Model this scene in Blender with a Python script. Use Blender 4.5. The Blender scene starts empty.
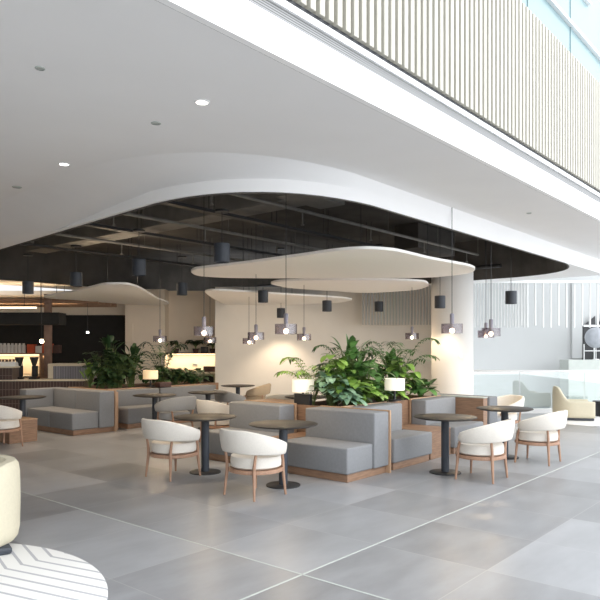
import bpy, bmesh, math, random
from mathutils import Vector, Matrix
random.seed(7)
C = bpy.context.scene.collection
TH = math.radians(49.7)
CT, ST = math.cos(TH), math.sin(TH)
def W(u, v, z=0.0): return Vector((u*CT - v*ST, u*ST + v*CT, z))
PI = math.pi

# ------------------------------------------------------------ materials
def mat(name, col, rough=0.6, metal=0.0, noise=0.0, nscale=8.0, bump=0.0, bscale=60.0, emit=None, estr=0.0, spec=None, stretch=None, col2=None):
    m = bpy.data.materials.new(name); m.use_nodes = True
    nt = m.node_tree; b = nt.nodes['Principled BSDF']
    b.inputs['Base Color'].default_value = (*col, 1); b.inputs['Roughness'].default_value = rough
    b.inputs['Metallic'].default_value = metal
    if spec is not None: b.inputs['Specular IOR Level'].default_value = spec
    tc = nt.nodes.new('ShaderNodeTexCoord'); mp = nt.nodes.new('ShaderNodeMapping')
    nt.links.new(tc.outputs['Object'], mp.inputs['Vector'])
    if stretch: mp.inputs['Scale'].default_value = stretch
    if noise > 0 or col2:
        n = nt.nodes.new('ShaderNodeTexNoise'); n.inputs['Scale'].default_value = nscale; n.inputs['Detail'].default_value = 5
        nt.links.new(mp.outputs[0], n.inputs['Vector'])
        r = nt.nodes.new('ShaderNodeValToRGB')
        r.color_ramp.elements[0].position = .3; r.color_ramp.elements[1].position = .7
        c2 = col2 or tuple(min(1, c*(1+noise)) for c in col)
        c1 = tuple(c*(1-noise) for c in col)
        r.color_ramp.elements[0].color = (*c1, 1); r.color_ramp.elements[1].color = (*c2, 1)
        nt.links.new(n.outputs['Fac'], r.inputs['Fac']); nt.links.new(r.outputs['Color'], b.inputs['Base Color'])
    if bump > 0:
        n2 = nt.nodes.new('ShaderNodeTexNoise'); n2.inputs['Scale'].default_value = bscale; n2.inputs['Detail'].default_value = 3
        nt.links.new(mp.outputs[0], n2.inputs['Vector'])
        bp = nt.nodes.new('ShaderNodeBump'); bp.inputs['Strength'].default_value = bump; bp.inputs['Distance'].default_value = .01
        nt.links.new(n2.outputs['Fac'], bp.inputs['Height']); nt.links.new(bp.outputs[0], b.inputs['Normal'])
    if emit:
        b.inputs['Emission Color'].default_value = (*emit, 1); b.inputs['Emission Strength'].default_value = estr
    return m
M = {}
M['ceil'] = mat('ceiling_paint', (.86,.855,.85), .8, noise=.01, nscale=2)
M['white'] = mat('white_paint', (.88,.88,.88), .6, noise=.01, nscale=3)
M['farw'] = mat('far_wall_paint', (.50,.51,.51), .8, noise=.01, nscale=3)
M['ceil2'] = mat('column_paint', (.70,.685,.66), .7, noise=.01, nscale=3)
M['holder'] = mat('grey_holder', (.22,.21,.25), .5, noise=.05)
M['fascia'] = mat('fascia_paint', (.93,.93,.93), .5, noise=.01, nscale=3)
M['cream'] = mat('cream_wall', (.86,.82,.76), .8, noise=.015, nscale=3)
M['creamw'] = mat('warm_cream_wall', (.82,.72,.60), .8, noise=.02, nscale=3)
M['black'] = mat('black_paint', (.012,.012,.012), .8, noise=.2, nscale=5)
M['voidd'] = mat('dark_soffit', (.085,.078,.07), .8, noise=.25, nscale=2)
M['voidm'] = mat('dark_duct', (.22,.21,.19), .6, noise=.15, nscale=4)
M['blackm'] = mat('black_metal', (.022,.022,.024), .45, 0, noise=.1)
M['navy'] = mat('charcoal_metal', (.035,.042,.055), .5, 0, noise=.1)
M['tabletop'] = mat('tabletop_laminate', (.035,.03,.026), .5, noise=.1, nscale=6, spec=.3)
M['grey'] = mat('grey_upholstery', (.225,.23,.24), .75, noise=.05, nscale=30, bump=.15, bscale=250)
M['grey_shaded'] = mat('shaded_grey_upholstery', (.17,.175,.185), .75, noise=.05, nscale=30, bump=.15, bscale=250)  # darker copy of the grey upholstery, dim light put into its colour
M['wood'] = mat('oak', (.27,.16,.10), .5, noise=.22, nscale=6, stretch=(1,1,9))
M['woodp'] = mat('pale_oak', (.42,.27,.17), .5, noise=.15, nscale=6, stretch=(9,9,1))
M['wooda'] = mat('ash_chair_wood', (.38,.225,.15), .5, noise=.15, nscale=10, stretch=(6,6,1))
M['fabric'] = mat('white_boucle', (.72,.68,.62), .9, noise=.03, nscale=60, bump=.3, bscale=180)
M['fabricg'] = mat('grey_chair_fabric', (.34,.34,.34), .9, noise=.05, nscale=60, bump=.3, bscale=180)
M['fabrict'] = mat('tan_chair_fabric', (.42,.33,.23), .9, noise=.05, nscale=60, bump=.3, bscale=180)
M['creamf'] = mat('cream_armchair_fabric', (.60,.55,.42), .9, noise=.03, nscale=40, bump=.25, bscale=150)
M['leaf1'] = mat('leaf_bright', (.16,.32,.05), .38, noise=.4, nscale=5, col2=(.36,.58,.12))
M['leaf2'] = mat('leaf_deep', (.045,.14,.03), .38, noise=.4, nscale=5, col2=(.14,.30,.08))
M['leaf3'] = mat('leaf_blue', (.13,.28,.15), .3, noise=.3, nscale=5, col2=(.34,.52,.36))
M['leafd'] = mat('leaf_dark', (.012,.035,.012), .5, noise=.4, nscale=5, col2=(.035,.09,.025))
M['stem'] = mat('stem_green', (.14,.20,.06), .6, noise=.2)
M['soil'] = mat('soil', (.03,.02,.015), .95, noise=.4, nscale=40, bump=.5)
M['shade'] = mat('lamp_shade_linen', (.9,.86,.78), .8, noise=.02, emit=(1,.88,.70), estr=.35)
M['shadew'] = mat('warm_lamp_shade', (.85,.7,.5), .8, noise=.05, emit=(1,.66,.34), estr=.45)
M['bulb'] = mat('bulb_glow', (1,.9,.7), .4, emit=(1,.80,.50), estr=14)
M['led'] = mat('led_glow', (1,.9,.7), .4, emit=(1,.74,.45), estr=2.6)
M['dlight'] = mat('downlight_glow', (1,1,1), .4, emit=(1,.95,.88), estr=4)
M['raft'] = mat('acoustic_felt', (.93,.91,.88), .9, noise=.015, nscale=20)
M['slat'] = mat('slat_timber', (.47,.45,.39), .55, noise=.05, nscale=6, stretch=(6,6,1))
M['gap'] = mat('slat_gap_shade', (.06,.057,.045), .6, noise=.02)  # near black: shadow between the slats put into the panel colour
M['chan'] = mat('dark_channel', (.03,.032,.038), .4, noise=.1)
M['pblue'] = mat('pale_blue_panel', (.23,.33,.35), .3, noise=.04, nscale=1.0)
M['steel'] = mat('steel', (.6,.6,.6), .3, .9, noise=.05)
M['fin'] = mat('white_fin', (.60,.60,.59), .5, noise=.02)
M['copper'] = mat('orange_box', (.45,.07,.025), .5, noise=.2)
M['pink'] = mat('column_timber', (.27,.17,.13), .7, noise=.15, nscale=8)
M['greengrey'] = mat('cabinet_green_grey', (.30,.31,.22), .6, noise=.1)
M['terra'] = mat('dark_pot', (.07,.035,.03), .7, noise=.2)
M['jar'] = mat('pale_glassware', (.55,.55,.55), .2, noise=.1)
M['grsph'] = mat('grey_globe', (.40,.42,.46), .35, noise=.2, nscale=3)
M['ledge'] = mat('grey_green_ledge', (.45,.48,.45), .5, noise=.05)
M['warmtop'] = mat('counter_top_stone', (.78,.70,.56), .4, noise=.05)

def glassmat(name, col, mixf, rough=.02):
    m = bpy.data.materials.new(name); m.use_nodes = True; nt = m.node_tree
    for n in list(nt.nodes): nt.nodes.remove(n)
    o = nt.nodes.new('ShaderNodeOutputMaterial'); t = nt.nodes.new('ShaderNodeBsdfTransparent'); g = nt.nodes.new('ShaderNodeBsdfGlossy')
    t.inputs['Color'].default_value = (*col, 1); g.inputs['Roughness'].default_value = rough
    tex = nt.nodes.new('ShaderNodeTexNoise'); tex.inputs['Scale'].default_value = 2
    mr = nt.nodes.new('ShaderNodeMapRange'); mr.inputs['To Min'].default_value = mixf*.8; mr.inputs['To Max'].default_value = mixf*1.2
    nt.links.new(tex.outputs['Fac'], mr.inputs['Value'])
    mx = nt.nodes.new('ShaderNodeMixShader'); nt.links.new(mr.outputs[0], mx.inputs[0])
    nt.links.new(t.outputs[0], mx.inputs[1]); nt.links.new(g.outputs[0], mx.inputs[2]); nt.links.new(mx.outputs[0], o.inputs['Surface'])
    return m
M['glass'] = glassmat('balustrade_glass', (.95,.985,.975), .16)
M['smoke'] = glassmat('smoked_glass', (.74,.71,.73), .10, .08)

def math_n(nt, op, a, b=None):
    n = nt.nodes.new('ShaderNodeMath'); n.operation = op
    for i, x in enumerate((a, b)):
        if x is None: continue
        if isinstance(x, (int, float)): n.inputs[i].default_value = x
        else: nt.links.new(x, n.inputs[i])
    return n.outputs[0]
def floor_mat():
    m = bpy.data.materials.new('stone_tiles'); m.use_nodes = True; nt = m.node_tree; b = nt.nodes['Principled BSDF']
    tc = nt.nodes.new('ShaderNodeTexCoord'); s = nt.nodes.new('ShaderNodeSeparateXYZ'); nt.links.new(tc.outputs['Object'], s.inputs[0])
    u = math_n(nt, 'DIVIDE', math_n(nt, 'SUBTRACT', s.outputs[0], 3.6), .95)
    v = math_n(nt, 'DIVIDE', math_n(nt, 'SUBTRACT', s.outputs[1], 3.03), .98)
    cu = math_n(nt, 'FLOOR', u); cv = math_n(nt, 'FLOOR', v)
    cb = nt.nodes.new('ShaderNodeCombineXYZ'); nt.links.new(cu, cb.inputs[0]); nt.links.new(cv, cb.inputs[1])
    wn = nt.nodes.new('ShaderNodeTexWhiteNoise'); wn.noise_dimensions = '3D'; nt.links.new(cb.outputs[0], wn.inputs['Vector'])
    # veining : noise offset per tile
    ad = nt.nodes.new('ShaderNodeVectorMath'); ad.operation = 'MULTIPLY_ADD'
    nt.links.new(wn.outputs['Color'], ad.inputs[0]); ad.inputs[1].default_value = (20,20,20); nt.links.new(tc.outputs['Object'], ad.inputs[2])
    mp = nt.nodes.new('ShaderNodeMapping'); mp.inputs['Scale'].default_value = (1.0,2.6,1); mp.inputs['Rotation'].default_value = (0,0,.5)
    nt.links.new(ad.outputs[0], mp.inputs['Vector'])
    n = nt.nodes.new('ShaderNodeTexNoise'); n.inputs['Scale'].default_value = 1.6; n.inputs['Detail'].default_value = 7; n.inputs['Roughness'].default_value = .6
    nt.links.new(mp.outputs[0], n.inputs['Vector'])
    f = math_n(nt, 'ADD', math_n(nt, 'MULTIPLY', wn.outputs['Value'], .5), math_n(nt, 'MULTIPLY', n.outputs['Fac'], .8))
    r = nt.nodes.new('ShaderNodeValToRGB'); r.color_ramp.elements[0].position = .25; r.color_ramp.elements[1].position = 1.0
    r.color_ramp.elements[0].color = (.175,.175,.18,1); r.color_ramp.elements[1].color = (.34,.345,.36,1)
    nt.links.new(f, r.inputs['Fac'])
    def edge(x, w):
        fr = math_n(nt, 'FRACT', math_n(nt, 'ADD', x, .5)); d = math_n(nt, 'ABSOLUTE', math_n(nt, 'SUBTRACT', fr, .5))
        return math_n(nt, 'LESS_THAN', d, w)
    j = math_n(nt, 'MAXIMUM', edge(u, .004), edge(v, .004))
    mx = nt.nodes.new('ShaderNodeMix'); mx.data_type = 'RGBA'; nt.links.new(math_n(nt, 'MULTIPLY', j, .32), mx.inputs['Factor'])
    nt.links.new(r.outputs['Color'], mx.inputs['A']); mx.inputs['B'].default_value = (.48,.46,.45,1)
    nt.links.new(mx.outputs['Result'], b.inputs['Base Color'])
    rr = math_n(nt, 'ADD', .26, math_n(nt, 'MULTIPLY', n.outputs['Fac'], .16)); nt.links.new(rr, b.inputs['Roughness'])
    return m
M['floor'] = floor_mat()
def rug_mat():
    m = bpy.data.materials.new('chevron_rug'); m.use_nodes = True; nt = m.node_tree; b = nt.nodes['Principled BSDF']
    b.inputs['Roughness'].default_value = .95
    tc = nt.nodes.new('ShaderNodeTexCoord'); s = nt.nodes.new('ShaderNodeSeparateXYZ'); nt.links.new(tc.outputs['Object'], s.inputs[0])
    tri = math_n(nt, 'ABSOLUTE', math_n(nt, 'SUBTRACT', s.outputs[1], .1))
    tt = math_n(nt, 'PINGPONG', tri, 1.7)
    t = math_n(nt, 'DIVIDE', math_n(nt, 'SUBTRACT', s.outputs[0], math_n(nt, 'MULTIPLY', tt, .27)), .12)
    fr = math_n(nt, 'FRACT', t); l = math_n(nt, 'LESS_THAN', fr, .2)
    mx = nt.nodes.new('ShaderNodeMix'); mx.data_type = 'RGBA'; nt.links.new(l, mx.inputs['Factor'])
    mx.inputs['A'].default_value = (.74,.73,.71,1); mx.inputs['B'].default_value = (.42,.42,.44,1)
    nt.links.new(mx.outputs['Result'], b.inputs['Base Color'])
    n = nt.nodes.new('ShaderNodeTexNoise'); n.inputs['Scale'].default_value = 150; bp = nt.nodes.new('ShaderNodeBump'); bp.inputs['Strength'].default_value = .4
    nt.links.new(tc.outputs['Object'], n.inputs['Vector']); nt.links.new(n.outputs['Fac'], bp.inputs['Height']); nt.links.new(bp.outputs[0], b.inputs['Normal'])
    return m
M['rug'] = rug_mat()
def tile_mat(name, c, mortar, w, h):
    m = bpy.data.materials.new(name); m.use_nodes = True; nt = m.node_tree; b = nt.nodes['Principled BSDF']; b.inputs['Roughness'].default_value = .3
    tc = nt.nodes.new('ShaderNodeTexCoord'); s = nt.nodes.new('ShaderNodeSeparateXYZ'); nt.links.new(tc.outputs['Object'], s.inputs[0])
    cb = nt.nodes.new('ShaderNodeCombineXYZ'); nt.links.new(s.outputs[0], cb.inputs[0]); nt.links.new(s.outputs[2], cb.inputs[1])
    br = nt.nodes.new('ShaderNodeTexBrick'); br.offset = 0; br.inputs['Scale'].default_value = 1
    br.inputs['Brick Width'].default_value = w; br.inputs['Row Height'].default_value = h; br.inputs['Mortar Size'].default_value = .006
    br.inputs['Color1'].default_value = (*c,1); br.inputs['Color2'].default_value = (*[x*1.35 for x in c],1); br.inputs['Mortar'].default_value = (*mortar,1)
    nt.links.new(cb.outputs[0], br.inputs['Vector']); nt.links.new(br.outputs['Color'], b.inputs['Base Color'])
    return m
M['tile'] = tile_mat('brown_finger_tiles', (.055,.032,.028), (.17,.13,.115), .075, .33)
M['rib'] = tile_mat('grey_ribbed_panel', (.24,.24,.28), (.12,.12,.14), .06, 2.0)
def grille_mat():
    m = bpy.data.materials.new('linear_grille'); m.use_nodes = True; nt = m.node_tree; b = nt.nodes['Principled BSDF']
    tc = nt.nodes.new('ShaderNodeTexCoord'); s = nt.nodes.new('ShaderNodeSeparateXYZ'); nt.links.new(tc.outputs['Object'], s.inputs[0])
    fr = math_n(nt, 'FRACT', math_n(nt, 'MULTIPLY', s.outputs[2], 55)); l = math_n(nt, 'LESS_THAN', fr, .4)
    mx = nt.nodes.new('ShaderNodeMix'); mx.data_type = 'RGBA'; nt.links.new(l, mx.inputs['Factor'])
    mx.inputs['A'].default_value = (.30,.30,.30,1); mx.inputs['B'].default_value = (.08,.08,.08,1)
    nt.links.new(mx.outputs['Result'], b.inputs['Base Color']); return m
M['grille'] = grille_mat()

# ------------------------------------------------------------ mesh helpers
def BM(): return bmesh.new()
def box(bm, x0, x1, y0, y1, z0, z1, bev=0.0, seg=2):
    vs = [bm.verts.new((x, y, z)) for x in (x0, x1) for y in (y0, y1) for z in (z0, z1)]
    fs = [bm.faces.new([vs[i] for i in f]) for f in ((0,1,3,2),(4,6,7,5),(0,4,5,1),(2,3,7,6),(0,2,6,4),(1,5,7,3))]
    if bev > 0:
        es = list({e for f in fs for e in f.edges})
        bmesh.ops.bevel(bm, geom=es, offset=bev, segments=seg, affect='EDGES', profile=.5)
def lathe(bm, prof, cx=0, cy=0, n=32, sx=1, sy=1):
    rings = []
    for r, z in prof:
        if r < 1e-5: rings.append([bm.verts.new((cx, cy, z))])
        else: rings.append([bm.verts.new((cx + sx*r*math.cos(2*PI*i/n), cy + sy*r*math.sin(2*PI*i/n), z)) for i in range(n)])
    for a, b in zip(rings, rings[1:]):
        for i in range(n):
            j = (i+1) % n
            if len(a) == 1 and len(b) == 1: continue
            if len(a) == 1: bm.faces.new((a[0], b[i], b[j]))
            elif len(b) == 1: bm.faces.new((a[j], a[i], b[0]))
            else: bm.faces.new((a[i], a[j], b[j], b[i]))
def disc(bm, r, z0, z1, cx=0, cy=0, n=48, b=.004):
    lathe(bm, [(0,z0),(r-b,z0),(r,z0+b),(r,z1-b),(r-b,z1),(0,z1)], cx, cy, n)
def tube(bm, pts, rad, n=8, closed=False):
    pts = [Vector(p) for p in pts]; rads = rad if isinstance(rad, (list, tuple)) else [rad]*len(pts)
    rings = []
    for i, p in enumerate(pts):
        if closed: d = pts[(i+1) % len(pts)] - pts[i-1]
        else: d = pts[min(i+1, len(pts)-1)] - pts[max(i-1, 0)]
        d.normalize(); a = Vector((0,0,1)) if abs(d.z) < .9 else Vector((1,0,0))
        s = d.cross(a).normalized(); t = s.cross(d)
        rings.append([bm.verts.new(p + rads[i]*(math.cos(2*PI*k/n)*s + math.sin(2*PI*k/n)*t)) for k in range(n)])
    m = len(rings)
    for i in range(m if closed else m-1):
        a, b = rings[i], rings[(i+1) % m]
        for k in range(n): bm.faces.new((a[k], a[(k+1) % n], b[(k+1) % n], b[k]))
    if not closed: bm.faces.new(rings[0]); bm.faces.new(rings[-1][::-1])
def prism(bm, pts, z0, z1):
    a = [bm.verts.new((x, y, z0)) for x, y in pts]; b = [bm.verts.new((x, y, z1)) for x, y in pts]
    bm.faces.new(a[::-1]); bm.faces.new(b)
    for i in range(len(a)): j = (i+1) % len(a); bm.faces.new((a[i], a[j], b[j], b[i]))
def obj(name, bm, m, parent=None, loc=None, rz=0, smooth=True, fixn=True):
    if fixn: bmesh.ops.recalc_face_normals(bm, faces=bm.faces[:])
    me = bpy.data.meshes.new(name); bm.to_mesh(me); bm.free()
    me.materials.append(m)
    if smooth:
        me.polygons.foreach_set('use_smooth', [True]*len(me.polygons))
        try: me.set_sharp_from_angle(angle=math.radians(38))
        except Exception: pass
    o = bpy.data.objects.new(name, me); C.objects.link(o)
    if parent: o.parent = parent
    if loc is not None: o.location = loc
    o.rotation_euler = (0,0,rz)
    return o
def tag(o, label, cat, group=None, kind=None):
    o['label'] = label; o['category'] = cat
    if group: o['group'] = group
    if kind: o['kind'] = kind
    return o
def thing(name, label, cat, loc=(0,0,0), rz=0, group=None):
    o = bpy.data.objects.new(name, None); C.objects.link(o); o.empty_display_size = .1
    o.location = loc; o.rotation_euler = (0,0,rz); return tag(o, label, cat, group)
def struct(name, bm, m, loc=None, rz=0, smooth=False):
    o = obj(name, bm, m, None, loc, rz, smooth); o['kind'] = 'structure'; return o
def copytree(o, parent=None):
    c = o.copy(); C.objects.link(c); c.parent = parent
    for ch in list(o.children): copytree(ch, c)
    return c
def dup(o, loc, rz, label, group=None):
    c = copytree(o); c.location = loc; c.rotation_euler = (0,0,rz); c['label'] = label
    if group: c['group'] = group
    return c

# ------------------------------------------------------------ setting
b = BM(); v4 = [b.verts.new(p) for p in ((-16,-14,0),(21.5,-14,0),(21.5,24,0),(-16,24,0))]
# floor polygon ends at the balustrade line on the right: clipped polygon in world, converted to uv
b.free()
def toUV(X, Y): return (X*CT + Y*ST, -X*ST + Y*CT)
BY = 16.4
b = BM()
fp = [(-11,-8),(14,-8),(14,BY),(4.1,BY),(4.1,20.3),(-11,20.3)]
prism(b, [toUV(*p) for p in fp], -.3, 0)
struct('floor', b, M['floor'], rz=TH)
b = BM(); box(b, 2.9, 3.0+11.2, BY, 23, -3.2, -3.0); struct('floor_lower', b, M['farw'])
b = BM(); box(b, 3.593, 3.607, -2, 14, -.002, .0015); struct('trim_1', b, M['ledge'], rz=TH)
b = BM(); box(b, -4, 16, 3.023, 3.039, -.002, .0015); struct('trim_2', b, M['ledge'], rz=TH)

# ceiling with dropped slab and void
def rquad(cs, rs, nc=12, ns=14):
    P = []; n = len(cs)
    arcs = []
    for i in range(n):
        p = Vector(cs[i]); a = (Vector(cs[i-1])-p).normalized(); c = (Vector(cs[(i+1) % n])-p).normalized(); r = rs[i]
        p0 = p + a*r; p1 = p + c*r
        arc = []
        for k in range(nc+1):
            t = k/nc; q = (1-t)**2*p0 + 2*t*(1-t)*(p*.86+(p0+p1)*.07) + t*t*p1
            arc.append(q)
        arcs.append(arc)
    for i in range(n):
        P += arcs[i]; a = arcs[i][-1]; c = arcs[(i+1) % n][0]
        for k in range(1, ns): P.append(a.lerp(c, k/ns))
    return [(p.x, p.y) for p in P]
Vc = rquad([(4.62,4.43),(15.35,4.43),(15.35,16.2),(5.75,16.2)], [1.9,1.9,1.5,1.5])
Mc = rquad([(4.57,4.40),(16.3,4.40),(16.3,17.6),(5.7,17.6)], [1.95,.05,.5,1.5])
Oc = rquad([(3.8,4.36),(16.3,4.36),(16.3,17.7),(4.8,17.7)], [2.3,.05,.5,1.5])
ZC, ZS, ZV = 3.65, 3.36, 4.35
N = len(Vc)
b = BM()
rV = [b.verts.new((*p, ZS)) for p in Vc]; rM = [b.verts.new((*p, ZS)) for p in Mc]
rings = [rV, rM]
def kf(p):
    q = min(1, max(0, (9.5-p[1])/3.5)) if p[0] < 9 else 1
    return q*q*(3-2*q)
for t, h in ((.0,.50),(.15,.57),(.3,.65),(.55,.79),(.8,.93),(1,1)):
    rings.append([b.verts.new((m_[0]+(o_[0]-m_[0])*t, m_[1]+(o_[1]-m_[1])*t, ZS+(ZC-ZS)*(h*kf(m_)+t*t*(3-2*t)*(1-kf(m_))))) for m_, o_ in zip(Mc, Oc)])
for a, c in zip(rings, rings[1:]):
    for i in range(N):
        j = (i+1) % N; b.faces.new((a[i], c[i], c[j], a[j]))
struct('ceiling_slab', b, M['ceil'], rz=TH, smooth=True)
b = BM()
outer = [(-6,3.068),(17.6,3.068),(17.6,18.5),(-6,18.5)]
ov = [b.verts.new((*p, ZC)) for p in outer]; iv = [b.verts.new((*p, ZC)) for p in Oc]
es = [b.edges.new((ov[i], ov[(i+1) % 4])) for i in range(4)] + [b.edges.new((iv[i], iv[(i+1) % N])) for i in range(N)]
bmesh.ops.triangle_fill(b, use_beauty=True, use_dissolve=False, edges=es)
struct('ceiling', b, M['ceil'], rz=TH)
b = BM(); box(b, -6, 17.6, 3.08, 18.5, 4.9, 5.0); struct('ceiling_upper', b, M['black'], rz=TH)
b = BM()
r0 = [b.verts.new((p[0], p[1], ZS-.012)) for p in Vc]; r1 = [b.verts.new((*p, ZV)) for p in Vc]
cc = Vector((10,10)); r2 = [b.verts.new((cc.x+(p[0]-cc.x)*1.004, cc.y+(p[1]-cc.y)*1.004, ZS-.012)) for p in Vc]
r3 = [b.verts.new((cc.x+(p[0]-cc.x)*1.004, cc.y+(p[1]-cc.y)*1.004, ZV)) for p in Vc]
for a, c in ((r0, r1), (r2, r0), (r3, r2)):
    for i in range(N): j = (i+1) % N; b.faces.new((a[i], a[j], c[j], c[i]))
b.faces.new(r1)
struct('ceiling_void', b, M['voidd'], rz=TH)

# fascia, grille, slatted screen
V0 = 3.03
b = BM(); box(b, -6, 17.6, V0-.02, V0+.036, ZC, 3.915); struct('trim_3', b, M['fascia'], rz=TH)
b = BM(); box(b, -6, 17.6, V0+.0, V0+.05, 3.915, 4.015); g = obj('air_grille', b, M['grille'], rz=TH, smooth=False)
tag(g, 'long grey louvred air grille above the white fascia edge', 'grille')
b = BM(); box(b, -6, 17.6, V0-.02, V0+.05, 4.015, 4.065); struct('trim_4', b, M['fascia'], rz=TH)
scr = thing('slatted_screen', 'tall balcony screen of vertical cream timber slats above the ceiling edge', 'screen', W(0,V0,4.065), TH)
b = BM(); box(b, 2.2, 12.2, 0, .06, 0, .045); obj('channel', b, M['chan'], scr, smooth=False)
b = BM(); box(b, 2.2, 12.2, .06, .075, .02, 1.69); obj('gap_shade_panel', b, M['gap'], scr, smooth=False)
s0 = None
for i in range(88):
    if s0 is None:
        b = BM(); box(b, -.031, .031, -.035, .058, .045, 1.715, .003, 1); s0 = obj('slat', b, M['slat'], scr, (2.6,0,0), smooth=False); s = s0
    else:
        s = s0.copy(); C.objects.link(s); s.parent = scr
    s.location = (2.6 + i*.1085, 0, 0)
b = BM(); box(b, -6, 20, 4.0, 4.1, 5.0, 14)
for i in range(9): box(b, 2+i*2.1, 2.015+i*2.1, 3.985, 4.0, 5.0, 14)
struct('wall_upper', b, M['pblue'], rz=TH)
b = BM(); box(b, 10.2, 17, 3.93, 4.0, 7.62, 7.68); struct('light_streak_1', b, M['white'], rz=TH)  # white bar standing in for a streak of light on the glazing
b = BM(); box(b, 9.2, 13.6, 3.93, 4.0, 8.45, 8.5); struct('light_streak_2', b, M['white'], rz=TH)  # second streak of light, drawn as a white bar

# walls
b = BM(); box(b, -2.39, 4.1, 18.3, 18.5, 0, ZS); struct('wall_back', b, M['cream'])
b = BM(); box(b, -2.39, -2.2, 18.5, 19.7, 0, ZS); struct('wall_return', b, M['cream'])
b = BM(); box(b, -3.95, -2.39, 19.55, 19.7, 0, ZS); struct('wall_niche', b, M['creamw'])
b = BM(); box(b, -5.11, -3.95, 19.0, 19.7, 0, ZS); box(b, -5.0, -4.88, 18.97, 19.0, 0, 2.35); struct('wall_cream', b, M['creamw'])
b = BM(); box(b, -9.0, -5.11, 19.4, 19.6, 0, 2.62); struct('wall_black', b, M['black'])
b = BM(); box(b, -11, -5.11, 19.5, 19.7, 2.62, ZS); struct('wall_bulkhead', b, M['creamw'])
b = BM(); box(b, -11, -9.0, 19.4, 19.6, 0, 2.62); struct('wall_servery', b, M['black'])
b = BM(); box(b, -11.2, -11, 3, 20.3, 0, ZC); struct('wall_left', b, M['creamw'])
b = BM(); box(b, 3.9, 17, 21.8, 22.0, -3.2, 9); box(b, 9.1, 9.44, 21.72, 21.8, 2.2-.9, 3.9); struct('wall_far', b, M['farw'])
b = BM(); box(b, 3.9, 4.1, 16.4, 21.8, -3.2, 3.34); struct('wall_void_side', b, M['white'])
b = BM(); box(b, -11, -4.4, 17.9, 19.4, 3.04, 3.10); struct('ceiling_servery', b, M['creamw'])

b = BM(); box(b, -7.2, -7.0, -9, 12, -.3, 6.5); struct('wall_light_block', b, M['ceil2'], rz=TH)  # unseen wall added to hold back light from behind left
# column
col = thing('round_column', 'thick white round column beside the glass balustrade', 'column', (3.42,14.6,0))
b = BM(); lathe(b, [(0,0),(.46,0),(.46,ZS),(0,ZS)], n=64); obj('shaft', b, M['ceil2'], col)
b = BM(); lathe(b, [(.461,0),(.475,0),(.475,.1),(.461,.1)], n=64); obj('base_ring', b, M['steel'], col)
b = BM(); box(b, .05, .11, -.475, -.452, 1.42, 1.51, .004); obj('switch_plate', b, M['white'], col)

# balustrade
bal = thing('glass_balustrade', 'frameless glass balustrade with white handrail beside the round column', 'balustrade', (3.9,BY-.08,0))
for i in range(5):
    b = BM(); box(b, i*1.62+.01, i*1.62+1.60, -.008, .008, 0.02, 1.06); obj('glass_panel', b, M['glass'], bal, smooth=False)
b = BM(); box(b, 0, 8.2, -.03, .03, 1.04, 1.085, .008); obj('handrail', b, M['white'], bal)
b = BM(); box(b, 0, 8.2, -.04, .04, 0, .12); obj('base_channel', b, M['white'], bal, smooth=False)

# ledge and window beyond
b = BM(); box(b, 8.35, 11.5, 20.2, 20.9, -3.0, 1.27); struct('wall_ledge', b, M['ledge'])
win = thing('display_window', 'dark framed opening with grey globes at the far right wall', 'window', (9.46,21.7,1.15))
b = BM(); box(b, 0, 2.2, 0, .1, 0, 1.22); obj('dark_back', b, M['blackm'], win, smooth=False)
b = BM()
for x in (0, .34, .68, 1.02, 1.36): box(b, x, x+.03, -.03, 0, 0, .62)
box(b, 0, 2.2, -.03, 0, .38, .41); box(b, 0, 2.2, -.05, 0, 1.2, 1.26); obj('window_frame', b, M['white'], win, smooth=False)
b = BM()
for k in range(5):
    x = .02+k*.38; vs = [b.verts.new(p) for p in ((x,-.04,1.26),(x+.36,-.04,1.26),(x+.36,-.04,1.56))]; b.faces.new(vs)
    r = bmesh.ops.extrude_face_region(b, geom=b.faces[-1:]); bmesh.ops.translate(b, vec=(0,.04,0), verts=[q for q in r['geom'] if isinstance(q, bmesh.types.BMVert)])
obj('sawtooth_crest', b, M['blackm'], win, smooth=False)
for k, (x, z, r, lb) in enumerate(((.28,.80,.33,'larger grey globe at the left of the dark far opening'), (.80,.62,.24,'smaller grey globe at the right of the dark far opening'))):
    b = BM(); bmesh.ops.create_uvsphere(b, u_segments=28, v_segments=16, radius=r)
    g = thing('globe_lantern', lb, 'lantern', (9.1+x,20.6,1.27), 0, 'grey globes in the far opening'); gl = obj('globe', b, M['grsph'], g, (0,0,z-.1))
    b = BM(); lathe(b, [(0,0),(.1,0),(.1,.02),(.012,.03),(.012,z-.12-r*.9),(0,z-.12-r*.9)], n=16); obj('stand', b, M['white'], g)

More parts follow.
